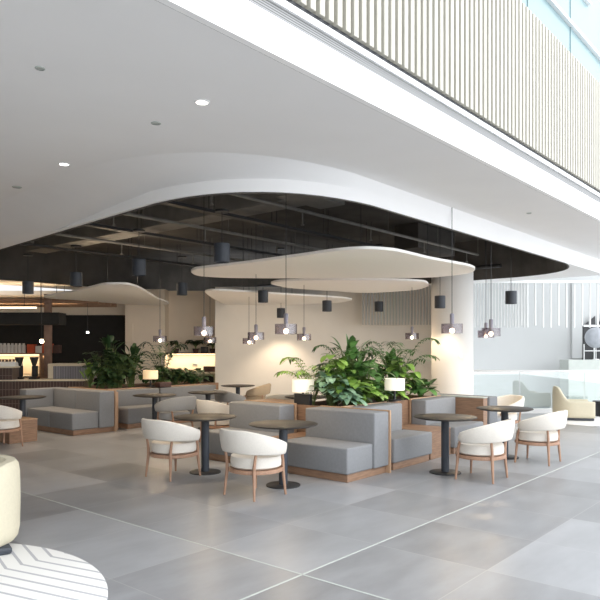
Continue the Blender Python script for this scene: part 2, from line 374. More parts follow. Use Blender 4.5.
# hanging fins
fin0 = None
def fin(X, Y, z0, z1, rz, lb, grp):
    global fin0
    if fin0 is None:
        b = BM(); box(b, -.014, .014, -.04, .04, -1, 0, .004, 1); fin0 = obj('hanging_fin', b, M['fin'], smooth=False); f = fin0
    else: f = fin0.copy(); C.objects.link(f)
    tag(f, lb, 'fin', grp); f.location = (X, Y, z1); f.scale = (1,1,z1-z0); f.rotation_euler = (0,0,rz)
for i in range(25): fin(1.72+i*.083, 17.75, 2.27, 3.35, -.5, 'slim white vertical fin hanging in front of the back wall beside the plants', 'hanging fins left of the column')
for i in range(33):
    X = 5.2 + i*.09 if i < 20 else 7.0 + (i-20)*.24
    if X > 10.2: break
    fin(X, 20.0, 2.33 - (.06 if i % 3 else 0), 3.64, -.5 if i < 16 else -.9, 'slim white vertical fin hanging beyond the glass balustrade', 'hanging fins right of the column')
b = BM(); box(b, 4.9, 10.6, 19.94, 20.06, 3.64, 3.72); box(b, 4.9, 5.0, 20.06, 21.8, 3.66, 3.72); box(b, 10.5, 10.6, 20.06, 21.8, 3.66, 3.72); struct('trim_7', b, M['white'])
b = BM(); box(b, 5.0, 13, 18.6, 18.62, 3.64, 3.66); b.free()

# downlights in ceiling
def P(px, py, z):
    Y = 650*(1.64-z)/(py-348); return Vector(((px-300)/650*Y, Y, z))
for k, (px, py, r, lit, lb) in enumerate(((202,102,.05,1,'lit round recessed downlight nearer the fascia edge'), (64,164,.05,1,'lit round recessed downlight towards the left'),
    (40,68,.028,0,'small unlit grey ceiling disc near the top left'), (156,123,.035,0,'small brass sprinkler disc between the two lit downlights'), (17,187,.045,0,'faint ceiling disc at the far left below the lit downlight'), (529,213,.03,0,'tiny ceiling disc near the right end of the ceiling'))):
    p = P(px, py, ZC)
    t = thing('downlight' if lit else 'ceiling_disc', lb, 'downlight' if lit else 'ceiling fitting', (p.x, p.y, ZC), 0, 'recessed downlights' if lit else None)
    b = BM(); lathe(b, [(r,0),(r*1.25,0),(r*1.25,-.006),(r,-.008)], n=24); obj('trim_ring', b, M['white'] if lit else M['ledge'], t)
    b = BM(); lathe(b, [(0,-.004),(r,-.004)], n=24); obj('lens', b, M['dlight'] if lit else M['ledge'], t)

# ------------------------------------------------------------ void services
def vbox(name, lb, cat, u0, u1, v0, v1, z0, z1, m, grp=None, bev=.01):
    b = BM(); cu, cv = (u0+u1)/2, (v0+v1)/2
    box(b, u0-cu, u1-cu, v0-cv, v1-cv, 0, z1-z0, bev, 1)
    return tag(obj(name, b, m, None, W(cu, cv, z0), TH), lb, cat, grp)
vbox('air_duct', 'long dark air duct along the left edge of the ceiling void', 'duct', 5.9, 6.5, 6.6, 15.4, 4.0, 4.34, M['voidm'])
vbox('air_duct', 'dark air duct along the front edge of the ceiling void', 'duct', 7.0, 13.6, 5.4, 5.9, 4.0, 4.34, M['voidm'])
vbox('air_duct', 'dark cross duct over the middle of the ceiling void', 'duct', 7.6, 8.1, 6.2, 15.0, 3.95, 4.34, M['voidm'])
vbox('fan_coil_unit', 'flat dark fan coil box above the large front raft', 'fan coil', 7.2, 8.3, 6.1, 6.6, 3.9, 3.98, M['voidm'])
vbox('fan_coil_unit', 'wide black ventilation box at the right end of the void', 'fan coil', 12.3, 14.0, 7.1, 7.7, 3.8, 4.34, M['voidd'])
vbox('ceiling_panel', 'dark flat panel near the front corner of the void', 'panel', 5.6, 6.5, 5.6, 6.4, 3.97, 4.0, M['voidm'])
for k, (u0, u1, v, z, lb) in enumerate(((5.2,14.5,7.9,3.82,'front black cable tray crossing the void'), (5.6,14.9,10.4,3.82,'middle black cable tray crossing the void'), (6.0,14.9,13.4,3.82,'rear black cable tray crossing the void'))):
    b = BM(); L = u1-u0
    box(b, -L/2, L/2, -.07, -.055, 0, .05); box(b, -L/2, L/2, .055, .07, 0, .05); box(b, -L/2, L/2, -.055, .055, 0, .01)
    for q in range(int(L/1.5)):
        for s in (-.062, .062): tube(b, [(-L/2+.4+q*1.5, s, .03), (-L/2+.4+q*1.5, s, ZV-z)], .006, 6)
    tag(obj('cable_tray', b, M['blackm'], None, W((u0+u1)/2, v, z), TH, smooth=False), lb, 'cable tray', 'cable trays in the ceiling void')
for k, (v, z, lb) in enumerate(((6.9,3.9,'dark sprinkler pipe nearest the front of the void'), (9.3,3.9,'dark sprinkler pipe across the middle of the void'), (12.0,3.9,'dark sprinkler pipe towards the rear of the void'))):
    b = BM(); tube(b, [(-4.6,0,0),(4.6,0,0)], .03, 10)
    for q in range(5): tube(b, [(-4+q*2,0,0),(-4+q*2,0,-.22)], .012, 6); disc(b, .03, -.24, -.22, -4+q*2, 0, 12, .002); tube(b, [(-3.4+q*2,0,0),(-3.4+q*2,0,ZV-z)], .006, 6)
    tag(obj('sprinkler_pipe', b, M['voidm'], None, W(10.2, v, z), TH), lb, 'pipe', 'sprinkler pipes in the ceiling void')
b = BM(); z = 3.5
tube(b, [W(*p) for p in ((15.0,6.4,3.62),(15.0,14.6,3.62))], .05, 10)
for q in range(5): tube(b, [W(15.0,6.8+q*1.8,3.62), W(15.0,6.8+q*1.8,4.35)], .008, 6)
tag(obj('service_pipe', b, M['blackm']), 'black pipe running along the right end of the void', 'pipe')
# edge brackets near the front rim
for q, uu in enumerate((7.6, 8.9, 10.4, 11.9)):
    vbox('rim_bracket', ['flat black bracket plate at the void rim above the foreground bench', 'flat black bracket plate at the void rim, second from the corner', 'flat black bracket plate at the void rim above the right pendants', 'flat black bracket plate nearest the right tip of the void'][q], 'bracket', uu-.18, uu+.18, 4.55, 4.8, 3.5, 3.54, M['blackm'], 'bracket plates along the void rim')

# acoustic rafts
def raft(lb, pts, z, cables):
    cx = sum(p[0] for p in pts)/len(pts); cy = sum(p[1] for p in pts)/len(pts)
    q = []; n = len(pts)
    c = [Vector((p[0]-cx, p[1]-cy)) for p in pts]
    for i in range(n):                                            # closed centripetal spline through the outline
        p0, p1, p2, p3 = c[i-1], c[i], c[(i+1) % n], c[(i+2) % n]
        m1 = (p2-p0)/((p2-p1).length+(p1-p0).length)*(p2-p1).length; m2 = (p3-p1)/((p3-p2).length+(p2-p1).length)*(p2-p1).length
        for k in range(10):
            t = k/10; q.append((2*t**3-3*t*t+1)*p1 + .75*(t**3-2*t*t+t)*m1 + (3*t*t-2*t**3)*p2 + .75*(t**3-t*t)*m2)
    t = thing('acoustic_raft', lb, 'ceiling raft', (cx, cy, z), 0, 'white acoustic rafts hung in the void')
    b = BM(); prism(b, [(p.x, p.y) for p in q], 0, .04)
    obj('panel', b, M['raft'], t)
    for (x, y) in cables:
        b = BM(); tube(b, [(x-cx, y-cy, .04), (x-cx, y-cy, ZV-z)], .004, 6); obj('suspension_wire', b, M['blackm'], t)
def PX(px, py, z): p = P(px, py, z); return (p.x, p.y)
z = 3.0
raft('largest white raft, hung nearest above the front benches', [PX(*p,z) for p in ((191,272),(197,269),(240,264),(300,256),(340,250.5),(368,249),(395,251),(430,259),(468,266),(475,269.5),(468,273.5),(430,277.5),(340,278.5),(230,278),(199,276))], z, [(-1.0,11.4),(.9,9.6),(2.2,11.2)])
raft('white raft behind the largest one, reaching towards the column', [PX(*p,z) for p in ((271,284),(280,281.5),(330,280),(400,280.5),(424,282),(428,286),(415,290),(370,293),(330,291),(290,288))], z, [(.2,15.2),(1.9,15.6)])
z = 2.86
raft('white raft with a narrow left tip hung before the back wall', [PX(*p,z) for p in ((205,292),(213,290.5),(245,292),(290,295),(340,298),(352,300),(340,302.5),(300,304.5),(260,305.5),(230,305.5),(216,300))], z, [(-1.3,15.0),(-.2,16.2)])
raft('white raft at the left, hung before the servery', [PX(*p,z) for p in ((44,297),(70,292.5),(92,287.5),(106,284.5),(126,284.5),(139,288),(158,299),(169,303.5),(160,305.5),(130,304.5),(80,300.5),(50,298.5))], z, [(-4.2,14.2),(-3.6,14.4)])

# ------------------------------------------------------------ benches
def uvthing(name, lb, cat, u, v, grp=None, z=0): return thing(name, lb, cat, W(u, v, z), TH, grp)
def part(name, t, o, x0, x1, y0, y1, z0, z1, m, bev=.02, seg=3):
    b = BM(); box(b, x0-o[0], x1-o[0], y0-o[1], y1-o[1], z0, z1, bev, seg); return obj(name, b, m, t)
G = 'grey upholstered banquette benches'
# front-left facing
def bench_u(lb, u, v0, v1, bv0, bv1, seats=1, hb=.81, end=True, up=True):
    o = (u, v0); t = uvthing('banquette_bench', lb, 'bench', u, v0, G)
    part('plinth', t, o, u+.04, u+.9, v0+.03, v1-.03, 0, .10, M['wood'], .003)
    w = (v1-v0)/seats
    for k in range(seats): part('seat', t, o, u, u+.555, v0+k*w+.002, v0+(k+1)*w-.002, .10, .424, M['grey'], .025)
    w = (bv1-bv0)/seats
    for k in range(seats): part('backrest', t, o, u+.56, u+.895, bv0+k*w+.002, bv0+(k+1)*w-.002, .10, hb, M['grey'], .022)
    part('end_panel', t, o, u+.90, u+.93, bv0-.01, bv1, 0, hb+.012, M['woodp'], .003)
    return t
def bench_v(lb, u0, u1, v, hb=.81, bu0=None, hp=None, m='grey'):
    o = (u0, v); t = uvthing('banquette_bench', lb, 'bench', u0, v, G); bu0 = u0 if bu0 is None else bu0
    part('plinth', t, o, u0+.03, u1-.03, v+.04, v+.8, 0, .10, M['wood'], .003)
    part('seat', t, o, u0, u1, v, v+.5, .10, .424, M[m], .025)
    part('backrest', t, o, bu0, u1, v+.505, v+.78, .10, hb, M[m], .022)
    part('cap', t, o, bu0, u1, v+.785, v+.815, 0, hb+.012, M['woodp'], .003)
    return t
bench_u('grey bench in the centre foreground with its back to the lush planter', 6.36, 4.64, 5.75, 4.62, 5.78)
bench_u('grey bench behind the two left tables, left of the foreground bench', 6.38, 6.12, 7.30, 6.27, 7.33)
bench_v('grey bench facing right, beside the foreground bench corner', 7.42, 8.45, 4.64, bu0=7.32)
bench_v('grey bench facing right, behind the table with the slim post', 9.16, 10.18, 4.64)
def wbox(name, lb, cat, u0, u1, v0, v1, z0, z1, m=None, top=None, grp=None):
    t = uvthing(name, lb, cat, u0, v0, grp, z0)
    part('body', t, (u0, v0), u0, u1, v0, v1, 0, z1-z0-.02, m or M['wood'], .004, 1)
    part('top', t, (u0, v0), u0-.005, u1+.005, v0-.005, v1+.005, z1-z0-.02, z1-z0, top or M['wood'], .004, 1)
    return t
wbox('timber_ledge', 'low oak ledge between the foreground bench and the bench left of it', 'ledge', 6.45, 7.24, 5.80, 6.10, 0, .42)
wbox('timber_ledge', 'low oak ledge between the two right-facing benches', 'ledge', 8.50, 9.12, 4.70, 5.40, 0, .42)
wbox('console', 'oak console behind the left foreground bench', 'console', 7.34, 7.95, 6.48, 7.40, 0, .80)
wbox('divider_panel', 'oak divider panel at the right end of the bench row', 'divider', 10.21, 10.36, 4.66, 5.6, 0, .82, M['wood'], M['ledge'])
o = (10.5, 4.64); t = uvthing('banquette_bench', 'grey bench end beyond the oak divider, behind the right table', 'bench', 10.5, 4.64, G)
part('plinth', t, o, 10.45, 11.3, 4.68, 5.7, 0, .10, M['wood'], .003)
part('backrest', t, o, 10.41, 10.74, 4.64, 5.75, .10, .81, M['grey_shaded'], .022)
part('seat', t, o, 10.75, 11.28, 4.66, 5.75, .10, .424, M['grey'], .025)
def planter(lb, u0, u1, v0, v1, h):
    t = uvthing('planter_box', lb, 'planter', u0, v0); o = (u0, v0)
    b = BM()
    for q in ((u0,u1,v0,v0+.04),(u0,u1,v1-.04,v1),(u0,u0+.04,v0+.04,v1-.04),(u1-.04,u1,v0+.04,v1-.04)):
        box(b, q[0]-u0, q[1]-u0, q[2]-v0, q[3]-v0, 0, h)
    obj('box_sides', b, M['wood'], t, smooth=False)
    b = BM(); box(b, .04, u1-u0-.04, .04, v1-v0-.04, .1, h-.05); obj('soil', b, M['soil'], t, smooth=False)
planter('oak planter full of bright green plants behind the foreground benches', 7.34, 10.18, 5.47, 6.44, .80)
planter('long oak planter with dark foliage behind the left benches', 7.72, 11.0, 11.98, 13.2, .78)
bench_u('grey corner bench at the far left with two seats and a side arm', 6.48, 11.05, 12.75, 11.02, 12.75, 2, .80)
o = (6.46, 12.77); t = uvthing('bench_arm', 'upholstered high side arm closing the far left corner bench', 'bench arm', 6.46, 12.77)
part('arm_block', t, o, 6.46, 7.36, 12.77, 13.05, .10, .80, M['grey'], .022)
part('plinth', t, o, 6.5, 7.36, 12.80, 13.05, 0, .10, M['wood'], .003)
t = uvthing('timber_post', 'short oak end post with dark round socket beside the far left bench', 'post', 7.43, 11.2); 
part('post_body', t, (7.43,11.2), 7.43, 7.58, 11.2, 11.9, 0, .76, M['woodp'], .004)
b = BM(); lathe(b, [(0,-.012),(.04,-.012),(.045,0)], n=20); sk = obj('socket', b, M['blackm'], t, (.075,-.001,.27)); sk.rotation_euler = (-PI/2+PI,0,0)
bench_v('shade-toned grey bench behind the left mid table, in front of the dark foliage', 7.75, 8.92, 11.12, .755, 7.62, m='grey_shaded')
bench_v('shade-toned grey bench furthest along the left planter', 9.35, 10.6, 11.12, .755, 8.95, m='grey_shaded')

# ------------------------------------------------------------ tables
def make_table(lb, X, Y, r=.41, h=.74, rb=.205):
    t = thing('cafe_table', lb, 'table', (X, Y, 0), 0, 'round cafe tables')
    b = BM(); lathe(b, [(0,h-.028),(r-.05,h-.028),(r,h-.012),(r,h-.003),(r-.004,h),(0,h)], n=64); obj('tabletop', b, M['tabletop'], t)
    b = BM(); lathe(b, [(0,.02),(.052,.02),(.052,h-.05),(.052,h-.0281),(0,h-.0281)], n=24); obj('pedestal', b, M['navy'], t)
    b = BM(); lathe(b, [(0,0),(rb,0),(rb,.012),(rb-.01,.018),(0,.02)], n=48); obj('base_plate', b, M['blackm'], t)
    b = BM(); lathe(b, [(.0,h-.05),(.16,h-.045),(.16,h-.0285),(0,h-.0285)], n=32); obj('mounting_plate', b, M['blackm'], t)
    return t
t0 = make_table('dark round table at the centre foreground before the grey bench', -.2, 7.75)
dup(t0, (-1.25,8.57,0), 0, 'dark round table at the left foreground beside the white chair')
dup(t0, (1.91,8.55,0), 0, 'dark round table with slim post at the right of the foreground bench')
dup(t0, (3.07,9.75,0), 0, 'dark round table at the right, between two white chairs')
dup(t0, (-2.79,12.5,0), 0, 'dark round table in front of the left foliage bench and warm lamp')
dup(t0, (-1.88,13.3,0), 0, 'dark round table in the middle distance behind the left bench')
dup(t0, (-5.12,12.0,0), 0, 'dark round table at the far left beside the corner bench')
dup(t0, (-1.50,15.7,0), 0, 'farthest dark round table near the back wall')
dup(t0, (.12,12.1,0), 0, 'dark round table half hidden behind the potted palm and lamp')

# ------------------------------------------------------------ chairs
def make_chair(lb, fab='fabric', wood='wooda'):
    t = thing('lounge_chair', lb, 'chair')                # faces +x
    # back shell
    b = BM(); K = 36; prev = None; amax = math.radians(118)
    for k in range(K+1):
        f = -1+2*k/K; a = PI + f*amax; e = abs(f)
        top = .76 - .17*max(0, (e-.22)/.78)**1.35; bot = .505 - .035*e
        if e > .93: q = (e-.93)/.07; s = math.sqrt(max(0, 1-q*q))*.5+.0; mid = (top+bot)/2; hh = (top-bot)/2*(.35+1.3*s) ; top, bot = mid+min(hh,(top-bot)/2), mid-min(hh,(top-bot)/2)
        th = .032 if e < .93 else .032*(.4+.6*math.sqrt(max(0, 1-((e-.93)/.07)**2)))
        sec = []
        R0 = .335
        for j in range(12):
            w = 2*PI*j/12; cw, sw = math.cos(w), math.sin(w)
            zz = (top+bot)/2 + (top-bot)/2*(abs(sw)**.6)*(1 if sw > 0 else -1)
            rr = R0 + th*(abs(cw)**.6)*(1 if cw > 0 else -1) + .045*((zz-.43)/.32)
            sec.append(b.verts.new((rr*math.cos(a)*1.0+.0, rr*math.sin(a), zz)))
        if prev:
            for j in range(12): b.faces.new((prev[j], prev[(j+1) % 12], sec[(j+1) % 12], sec[j]))
        else: b.faces.new(sec)
        prev = sec
    b.faces.new(prev[::-1])
    o = obj('back_shell', b, M[fab], t)
    b = BM(); lathe(b, [(0,.315),(.255,.315),(.283,.335),(.288,.39),(.28,.445),(.25,.467),(.15,.478),(0,.48)], .01, 0, 40); obj('seat_cushion', b, M[fab], t)
    b = BM(); lathe(b, [(.22,.27),(.30,.27),(.305,.275),(.305,.305),(.30,.31),(.22,.31),(.22,.27)], .01, 0, 40); obj('seat_frame', b, M[wood], t)
    for sx, sy in ((-1,1),(-1,-1),(1,1),(1,-1)):
        b = BM(); x, y = (.215 if sx > 0 else -.225), .22
        tube(b, [(x*1.0+.0+sx*.02, sy*(y+.025), 0), (x, sy*y, .28), (x-.0, sy*(y+.002), .36), (x+(.0 if sx < 0 else -.05)+sx*0, sy*(y+.035), .52)], [.013,.020,.018,.015], 10)
        obj('leg', b, M[wood], t)
    return t
CG = 'round-backed lounge chairs'
c0 = make_chair('white round-backed chair in the centre foreground, at the centre table'); c0['group'] = CG
c0.location = (-.5,7.28,0); c0.rotation_euler = (0,0,math.radians(47))
dup(c0, (-1.62,8.32,0), math.radians(50), 'white round-backed chair left of the centre, at the left foreground table')
dup(c0, (2.28,8.18,0), math.radians(143), 'white round-backed chair seen against the slim-post table on the right')
dup(c0, (3.42,9.36,0), math.radians(141), 'white round-backed chair furthest right, beside the bright floor')
dup(c0, (-1.40,11.3,0), math.radians(40), 'white chair mostly hidden behind the left bench')
dup(c0, (-.30,12.85,0), math.radians(100), 'white chair whose top just shows above the oak console')
dup(c0, (-4.95,10.75,0), math.radians(60), 'white chair cut by the left edge of the photo')
cg = make_chair('grey round-backed chair at the table before the warm lamp', 'fabricg'); cg['group'] = CG; cg.location = (-2.33,12.1,0); cg.rotation_euler = (0,0,math.radians(140))
dup(cg, (-1.45,14.0,0), math.radians(30), 'grey chair in the middle distance behind the left bench')
ct = make_chair('tan round-backed chair at the farthest table by the back wall', 'fabrict'); ct['group'] = CG; ct.location = (-1.12,16.1,0); ct.rotation_euler = (0,0,math.radians(175))
cb = make_chair('cream chair with oak-edged back behind the right table'); cb['group'] = CG; cb.location = (3.72,12.0,0); cb.rotation_euler = (0,0,math.radians(200))
wbox('low_bench', 'low oak box seat behind the chair at the left edge', 'bench', 5.25, 5.75, 10.95, 11.45, 0, .40, M['wood'], M['woodp'])

# ------------------------------------------------------------ armchairs, rugs
def armchair(lb, X, Y, rz, hb=.71, ha=.50, q0=.25, ln=.44, tk=.075):
    t = thing('armchair', lb, 'armchair', (X, Y, .012), rz, 'cream upholstered armchairs')   # faces +x
    b = BM(); K = 40; prev = None
    for k in range(K+1):
        f = -1+2*k/K; e = abs(f)
        # U shaped path
        if e < .5: a = PI + f/.5*PI/2; x, y = -.05+.36*math.cos(a), .36*math.sin(a); nx, ny = math.cos(a), math.sin(a)
        else: sgn = 1 if f < 0 else -1; x = -.05+(e-.5)/.5*ln; y = .36*sgn; nx, ny = 0, sgn
        q = min(1, max(0, (e-q0)/.3)); q = q*q*(3-2*q); top = hb*(1-q)+ha*q
        th = tk if e < .97 else tk*.7
        sec = []
        for j in range(14):
            w = 2*PI*j/14; cw, sw = math.cos(w), math.sin(w)
            zz = .06+(top-.06)/2 + (top-.06)/2*(abs(sw)**.45)*(1 if sw > 0 else -1)
            d = th*(abs(cw)**.5)*(1 if cw > 0 else -1) + (.0*(zz/.7)*(1-q))
            sec.append(b.verts.new((x+nx*d, y+ny*d, zz)))
        if prev:
            for j in range(14): b.faces.new((prev[j], prev[(j+1) % 14], sec[(j+1) % 14], sec[j]))
        else: b.faces.new(sec)
        prev = sec
    b.faces.new(prev[::-1]); obj('shell', b, M['creamf'], t)
    b = BM(); box(b, -.33, ln-.03, -.285, .285, .1, min(.42, ha-.03), .05, 4); obj('seat_cushion', b, M['creamf'], t)
    b = BM(); box(b, -.36, .36, -.36, .36, 0, .06, .02); obj('base', b, M['navy'], t)
    return t
armchair('cream armchair on the round striped rug at the left edge', -2.77, 5.22, math.radians(215))
armchair('cream armchair beside the glass balustrade at the right', 6.28, 14.9, math.radians(-12), .75, .43, .12, .42, .055)
b = BM(); lathe(b, [(0,0),(1.58,0),(1.58,.008),(1.57,.012),(0,.012)], n=128)
cu, cv = toUV(-2.8, 3.9)
b2 = obj('round_rug', b, M['rug'], None, (-2.8,3.9,0), TH); tag(b2, 'round white rug with grey chevron stripes at the lower left', 'rug', 'chevron rugs')
b = BM(); lathe(b, [(0,0),(1.35,0),(1.35,.008),(1.34,.012),(0,.012)], n=96)
tag(obj('round_rug', b, M['rug'], None, (6.85,14.75,0), TH), 'white chevron rug under the armchair at the right', 'rug', 'chevron rugs')
b = BM(); lathe(b, [(0,0),(.2,0),(.2,.3),(.26,.32),(.26,.36),(0,.36)], n=32)
tag(obj('side_table', b, M['blackm'], None, (7.28,15.55,.012)), 'low black round side table at the right photo edge', 'side table')

# ------------------------------------------------------------ plants
def leaf(bm, base, d, up, L, Wd, droop=.4, fold=.15, kind='broad', n=6):
    d = d.normalized(); side = d.cross(up)
    if side.length < 1e-3: side = Vector((1,0,0))
    side.normalize(); nrm = side.cross(d)
    rows = []
    for i in range(n+1):
        t = i/n
        p = base + d*(L*t*(1-.25*droop*t)) - Vector((0,0,1))*(droop*L*.55*t*t)
        if kind == 'broad': w = Wd*(math.sin(PI*min(1, t*.9+.12))**.7)*(1-.2*t) if t < 1 else .004
        elif kind == 'heart': w = Wd*(1-t)**.55*(.75+.6*t) if t < 1 else .004
        else: w = Wd*math.sin(PI*(t*.93+.05))**.8 if t < 1 else .002
        rows.append([bm.verts.new(p - side*w + nrm*w*fold), bm.verts.new(p - nrm*.0), bm.verts.new(p + side*w + nrm*w*fold)])
    for a, c in zip(rows, rows[1:]):
        bm.faces.new((a[0], a[1], c[1], c[0])); bm.faces.new((a[1], a[2], c[2], c[1]))
def rdir(el0, el1, az=None):
    a = random.uniform(0, 2*PI) if az is None else az; e = math.radians(random.uniform(el0, el1))
    return Vector((math.cos(a)*math.cos(e), math.sin(a)*math.cos(e), math.sin(e)))
def plant(kind, lb, X, Y, z, H, S, m, n=26, cat='plant', name='leafy_plant', grp=None):
    t = thing(name, lb, cat, (X, Y, z), 0, grp)
    lf, st = BM(), BM()
    if kind == 'broad':
        for i in range(n):
            hh = H*random.uniform(.3, 1)**.8; d = rdir(15, 80)
            tip = Vector((d.x*S*random.uniform(.3,.95), d.y*S*random.uniform(.3,.95), hh))
            mid = Vector((tip.x*.35, tip.y*.35, hh*.6))
            tube(st, [(tip.x*.05, tip.y*.05, -.02), mid, tip], [.006,.005,.003], 5)
            out = Vector((tip.x, tip.y, 0)).normalized()*random.uniform(.5,1) + rdir(-20, 50)*.5
            leaf(lf, tip, out, Vector((0,0,1)), random.uniform(.16,.26), random.uniform(.06,.10), random.uniform(.3,.9), .12, 'heart')
    elif kind == 'lance':
        for i in range(n):
            d = rdir(45, 85); hh = H*random.uniform(.35,.75)
            tip = Vector((d.x*S*.5, d.y*S*.5, hh)); tube(st, [(0,0,-.02), (tip.x*.3, tip.y*.3, hh*.5), tip], [.008,.007,.004], 5)
            out = Vector((d.x, d.y, random.uniform(.3,1.3)))
            leaf(lf, tip, out, Vector((0,0,1)), random.uniform(.28,.42), random.uniform(.045,.075), random.uniform(.3,.8), .2, 'broad', 8)
    elif kind == 'palm':
        for i in range(n):
            a = 2*PI*i/n + random.uniform(-.3,.3); L = S*random.uniform(.75,1.1); hh = H*random.uniform(.6,1)
            ps = []
            for k in range(9):
                q = k/8; ps.append(Vector((math.cos(a)*L*q**1.2, math.sin(a)*L*q**1.2, hh*math.sin(q*PI*.58))))
            tube(st, [p - Vector((0,0,.02)) if k == 0 else p for k, p in enumerate(ps)], [.006]*3+[.004]*3+[.002]*3, 5)
            for k in range(2, 9):
                for s in (-1,1):
                    for h in (0,.5):
                        p = ps[k] if h == 0 or k == 8 else ps[k].lerp(ps[k+1] if k < 8 else ps[k], .5)
                        tan = (ps[k]-ps[k-1]).normalized(); sd = tan.cross(Vector((0,0,1))).normalized()*s
                        leaf(lf, p, tan*.7+sd, Vector((0,0,1)), .24*(1-.5*abs(k-5)/5), .018, .7, .1, 'strap', 4)
    obj('foliage', lf, m, t, fixn=False); obj('stems', st, M['stem'], t)
    return t
PG = 'plants in the front planter'
def puv(kind, lb, u, v, H, S, m, n, grp=PG, zz=.76, name='leafy_plant'):
    w = W(u, v); plant(kind, lb, w.x, w.y, zz, H, S, M[m], n, name=name, grp=grp)
puv('palm', 'small palm with arching fronds at the left end of the front planter', 7.75, 6.30, .74, .50, 'leaf1', 12, name='palm_plant')
puv('broad', 'pale bluish broad-leaved plant nearest the white lamp in the front planter', 7.62, 5.85, .50, .36, 'leaf3', 54)
puv('broad', 'bright green broad-leaved plant low behind the foreground bench', 7.9, 5.70, .44, .34, 'leaf1', 50)
puv('broad', 'bright leafy plant in the front planter with upright lime leaves', 7.9, 6.0, .80, .34, 'leaf1', 44)
puv('lance', 'tall dark plant with long paddle leaves in the front planter', 8.3, 6.0, 1.22, .50, 'leaf2', 34)
puv('broad', 'deep green bushy plant left of the second white lamp', 8.35, 5.72, .66, .40, 'leaf2', 60)
puv('broad', 'bluish broad-leaved plant beside the second white lamp', 8.72, 5.7, .30, .26, 'leaf3', 32)
puv('lance', 'dark leafy plant rising in the middle of the front planter', 8.8, 6.15, 1.0, .46, 'leaf2', 30)
puv('palm', 'feathery tall palm behind the paddle-leaved plant', 8.6, 6.25, 1.02, .55, 'leaf2', 12, name='palm_plant')
puv('palm', 'tall palm at the right end of the front planter', 9.55, 5.95, 1.05, .70, 'leaf2', 14, name='palm_plant')
puv('broad', 'bright bushy plant at the right end of the front planter', 9.5, 5.78, .68, .38, 'leaf1', 54)
puv('lance', 'upright leafy plant between the right palm and the column', 9.7, 6.1, .86, .44, 'leaf2', 30)
for k, (u, v, m, H, lb) in enumerate(((7.66,5.62,'leaf3',.30,'low bluish ground plant at the near left corner of the front planter'), (8.1,5.60,'leaf1',.30,'low bright ground plant spilling over the foreground bench back'),
        (8.5,5.95,'leaf2',.55,'dense green plant filling the centre of the front planter'), (8.95,5.62,'leaf1',.32,'low bright ground plant just right of the second white lamp'),
        (9.25,5.95,'leaf2',.55,'dense green plant left of the right palm in the front planter'), (9.95,5.7,'leaf2',.34,'low green plant at the far right tip of the front planter'), (8.0,6.2,'leaf2',.55,'dense green plant behind the lime leaves in the front planter'))):
    puv('broad', lb, u, v, H, .30, m, 60)
PG2 = 'plants in the left planter'
for i, (k, u, v, H, S, m, n, lb, nm) in enumerate((
    ('lance', 8.0, 12.9, .60, .45, 'leaf1', 20, 'low bright-leaved plant at the left tip of the left planter', 'leafy_plant'),
    ('broad', 7.95, 12.35, .85, .50, 'leafd', 60, 'dark bushy plant at the left of the left planter', 'leafy_plant'),
    ('lance', 8.25, 12.5, 1.42, .40, 'leafd', 30, 'tall dark plant with one high pale leaf before the black wall', 'leafy_plant'),
    ('broad', 8.3, 12.2, .82, .50, 'leafd', 60, 'dense dark shrub in the middle of the left planter', 'leafy_plant'),
    ('broad', 8.7, 12.4, .78, .50, 'leafd', 60, 'dark shrub left of the warm table lamp', 'leafy_plant'),
    ('lance', 9.0, 12.7, 1.25, .40, 'leafd', 26, 'upright dark plant rising behind the warm table lamp', 'leafy_plant'),
    ('palm', 9.6, 12.4, 1.15, .48, 'leafd', 13, 'dark palm against the cream wall right of the warm lamp', 'palm_plant'),
    ('broad', 9.9, 12.3, .42, .50, 'leafd', 56, 'dark shrub right of the warm table lamp', 'leafy_plant'),
    ('broad', 10.5, 12.3, .38, .45, 'leafd', 60, 'dark shrub at the right end of the left planter', 'leafy_plant'),
    ('broad', 8.05, 12.15, .45, .42, 'leafd', 70, 'low dark shrub at the near left corner of the left planter', 'leafy_plant'), ('broad', 8.55, 12.75, .75, .5, 'leafd', 70, 'dark shrub at the back of the left planter', 'leafy_plant'), ('broad', 9.35, 12.2, .5, .45, 'leafd', 70, 'low dark shrub directly behind the warm table lamp', 'leafy_plant'), ('broad', 10.15, 12.6, .4, .5, 'leafd', 70, 'dark shrub at the back right of the left planter', 'leafy_plant'))):
    puv(k, lb, u, v, H, S, m, n, PG2, .72, nm)

# table lamps
def table_lamp(lb, u, v, z, m, s=1.0, box_=True):
    t = uvthing('table_lamp', lb, 'table lamp', u, v, 'table lamps on the planters', z)
    b = BM(); lathe(b, [(.16*s,.17*s),(.165*s,.17*s),(.165*s,.36*s),(.16*s,.36*s),(.16*s,.17*s)], n=40); lathe(b, [(0,.355*s),(.16*s,.355*s)], n=40); obj('lamp_shade', b, M[m], t)
    b = BM(); lathe(b, [(0,0),(.11*s,0),(.11*s,.012),(.02*s,.02),(.015*s,.355*s),(0,.355*s)], n=24); obj('lamp_stem', b, M['blackm'], t)
    return t
table_lamp('white drum lamp at the left of the front planter', 7.50, 6.30, .81, 'shade')
wbox('menu_box', 'black box standing under the white lamp at the console end', 'box', 7.36, 7.42, 6.06, 6.36, .80, .96, M['blackm'], M['blackm'])
table_lamp('white drum lamp among the leaves further right in the front planter', 8.70, 5.44, .822, 'shade', .95)
table_lamp('warm glowing drum lamp in front of the dark left foliage', 8.9, 11.92, .78, 'shadew', 1.0)
w = W(9.12, 11.75, .767); b = BM(); box(b, -.16, .16, -.09, .09, 0, .11, .01); tag(obj('storage_box', b, M['terra'], None, w, TH), 'small dark brown box on the bench back right of the warm lamp', 'box')

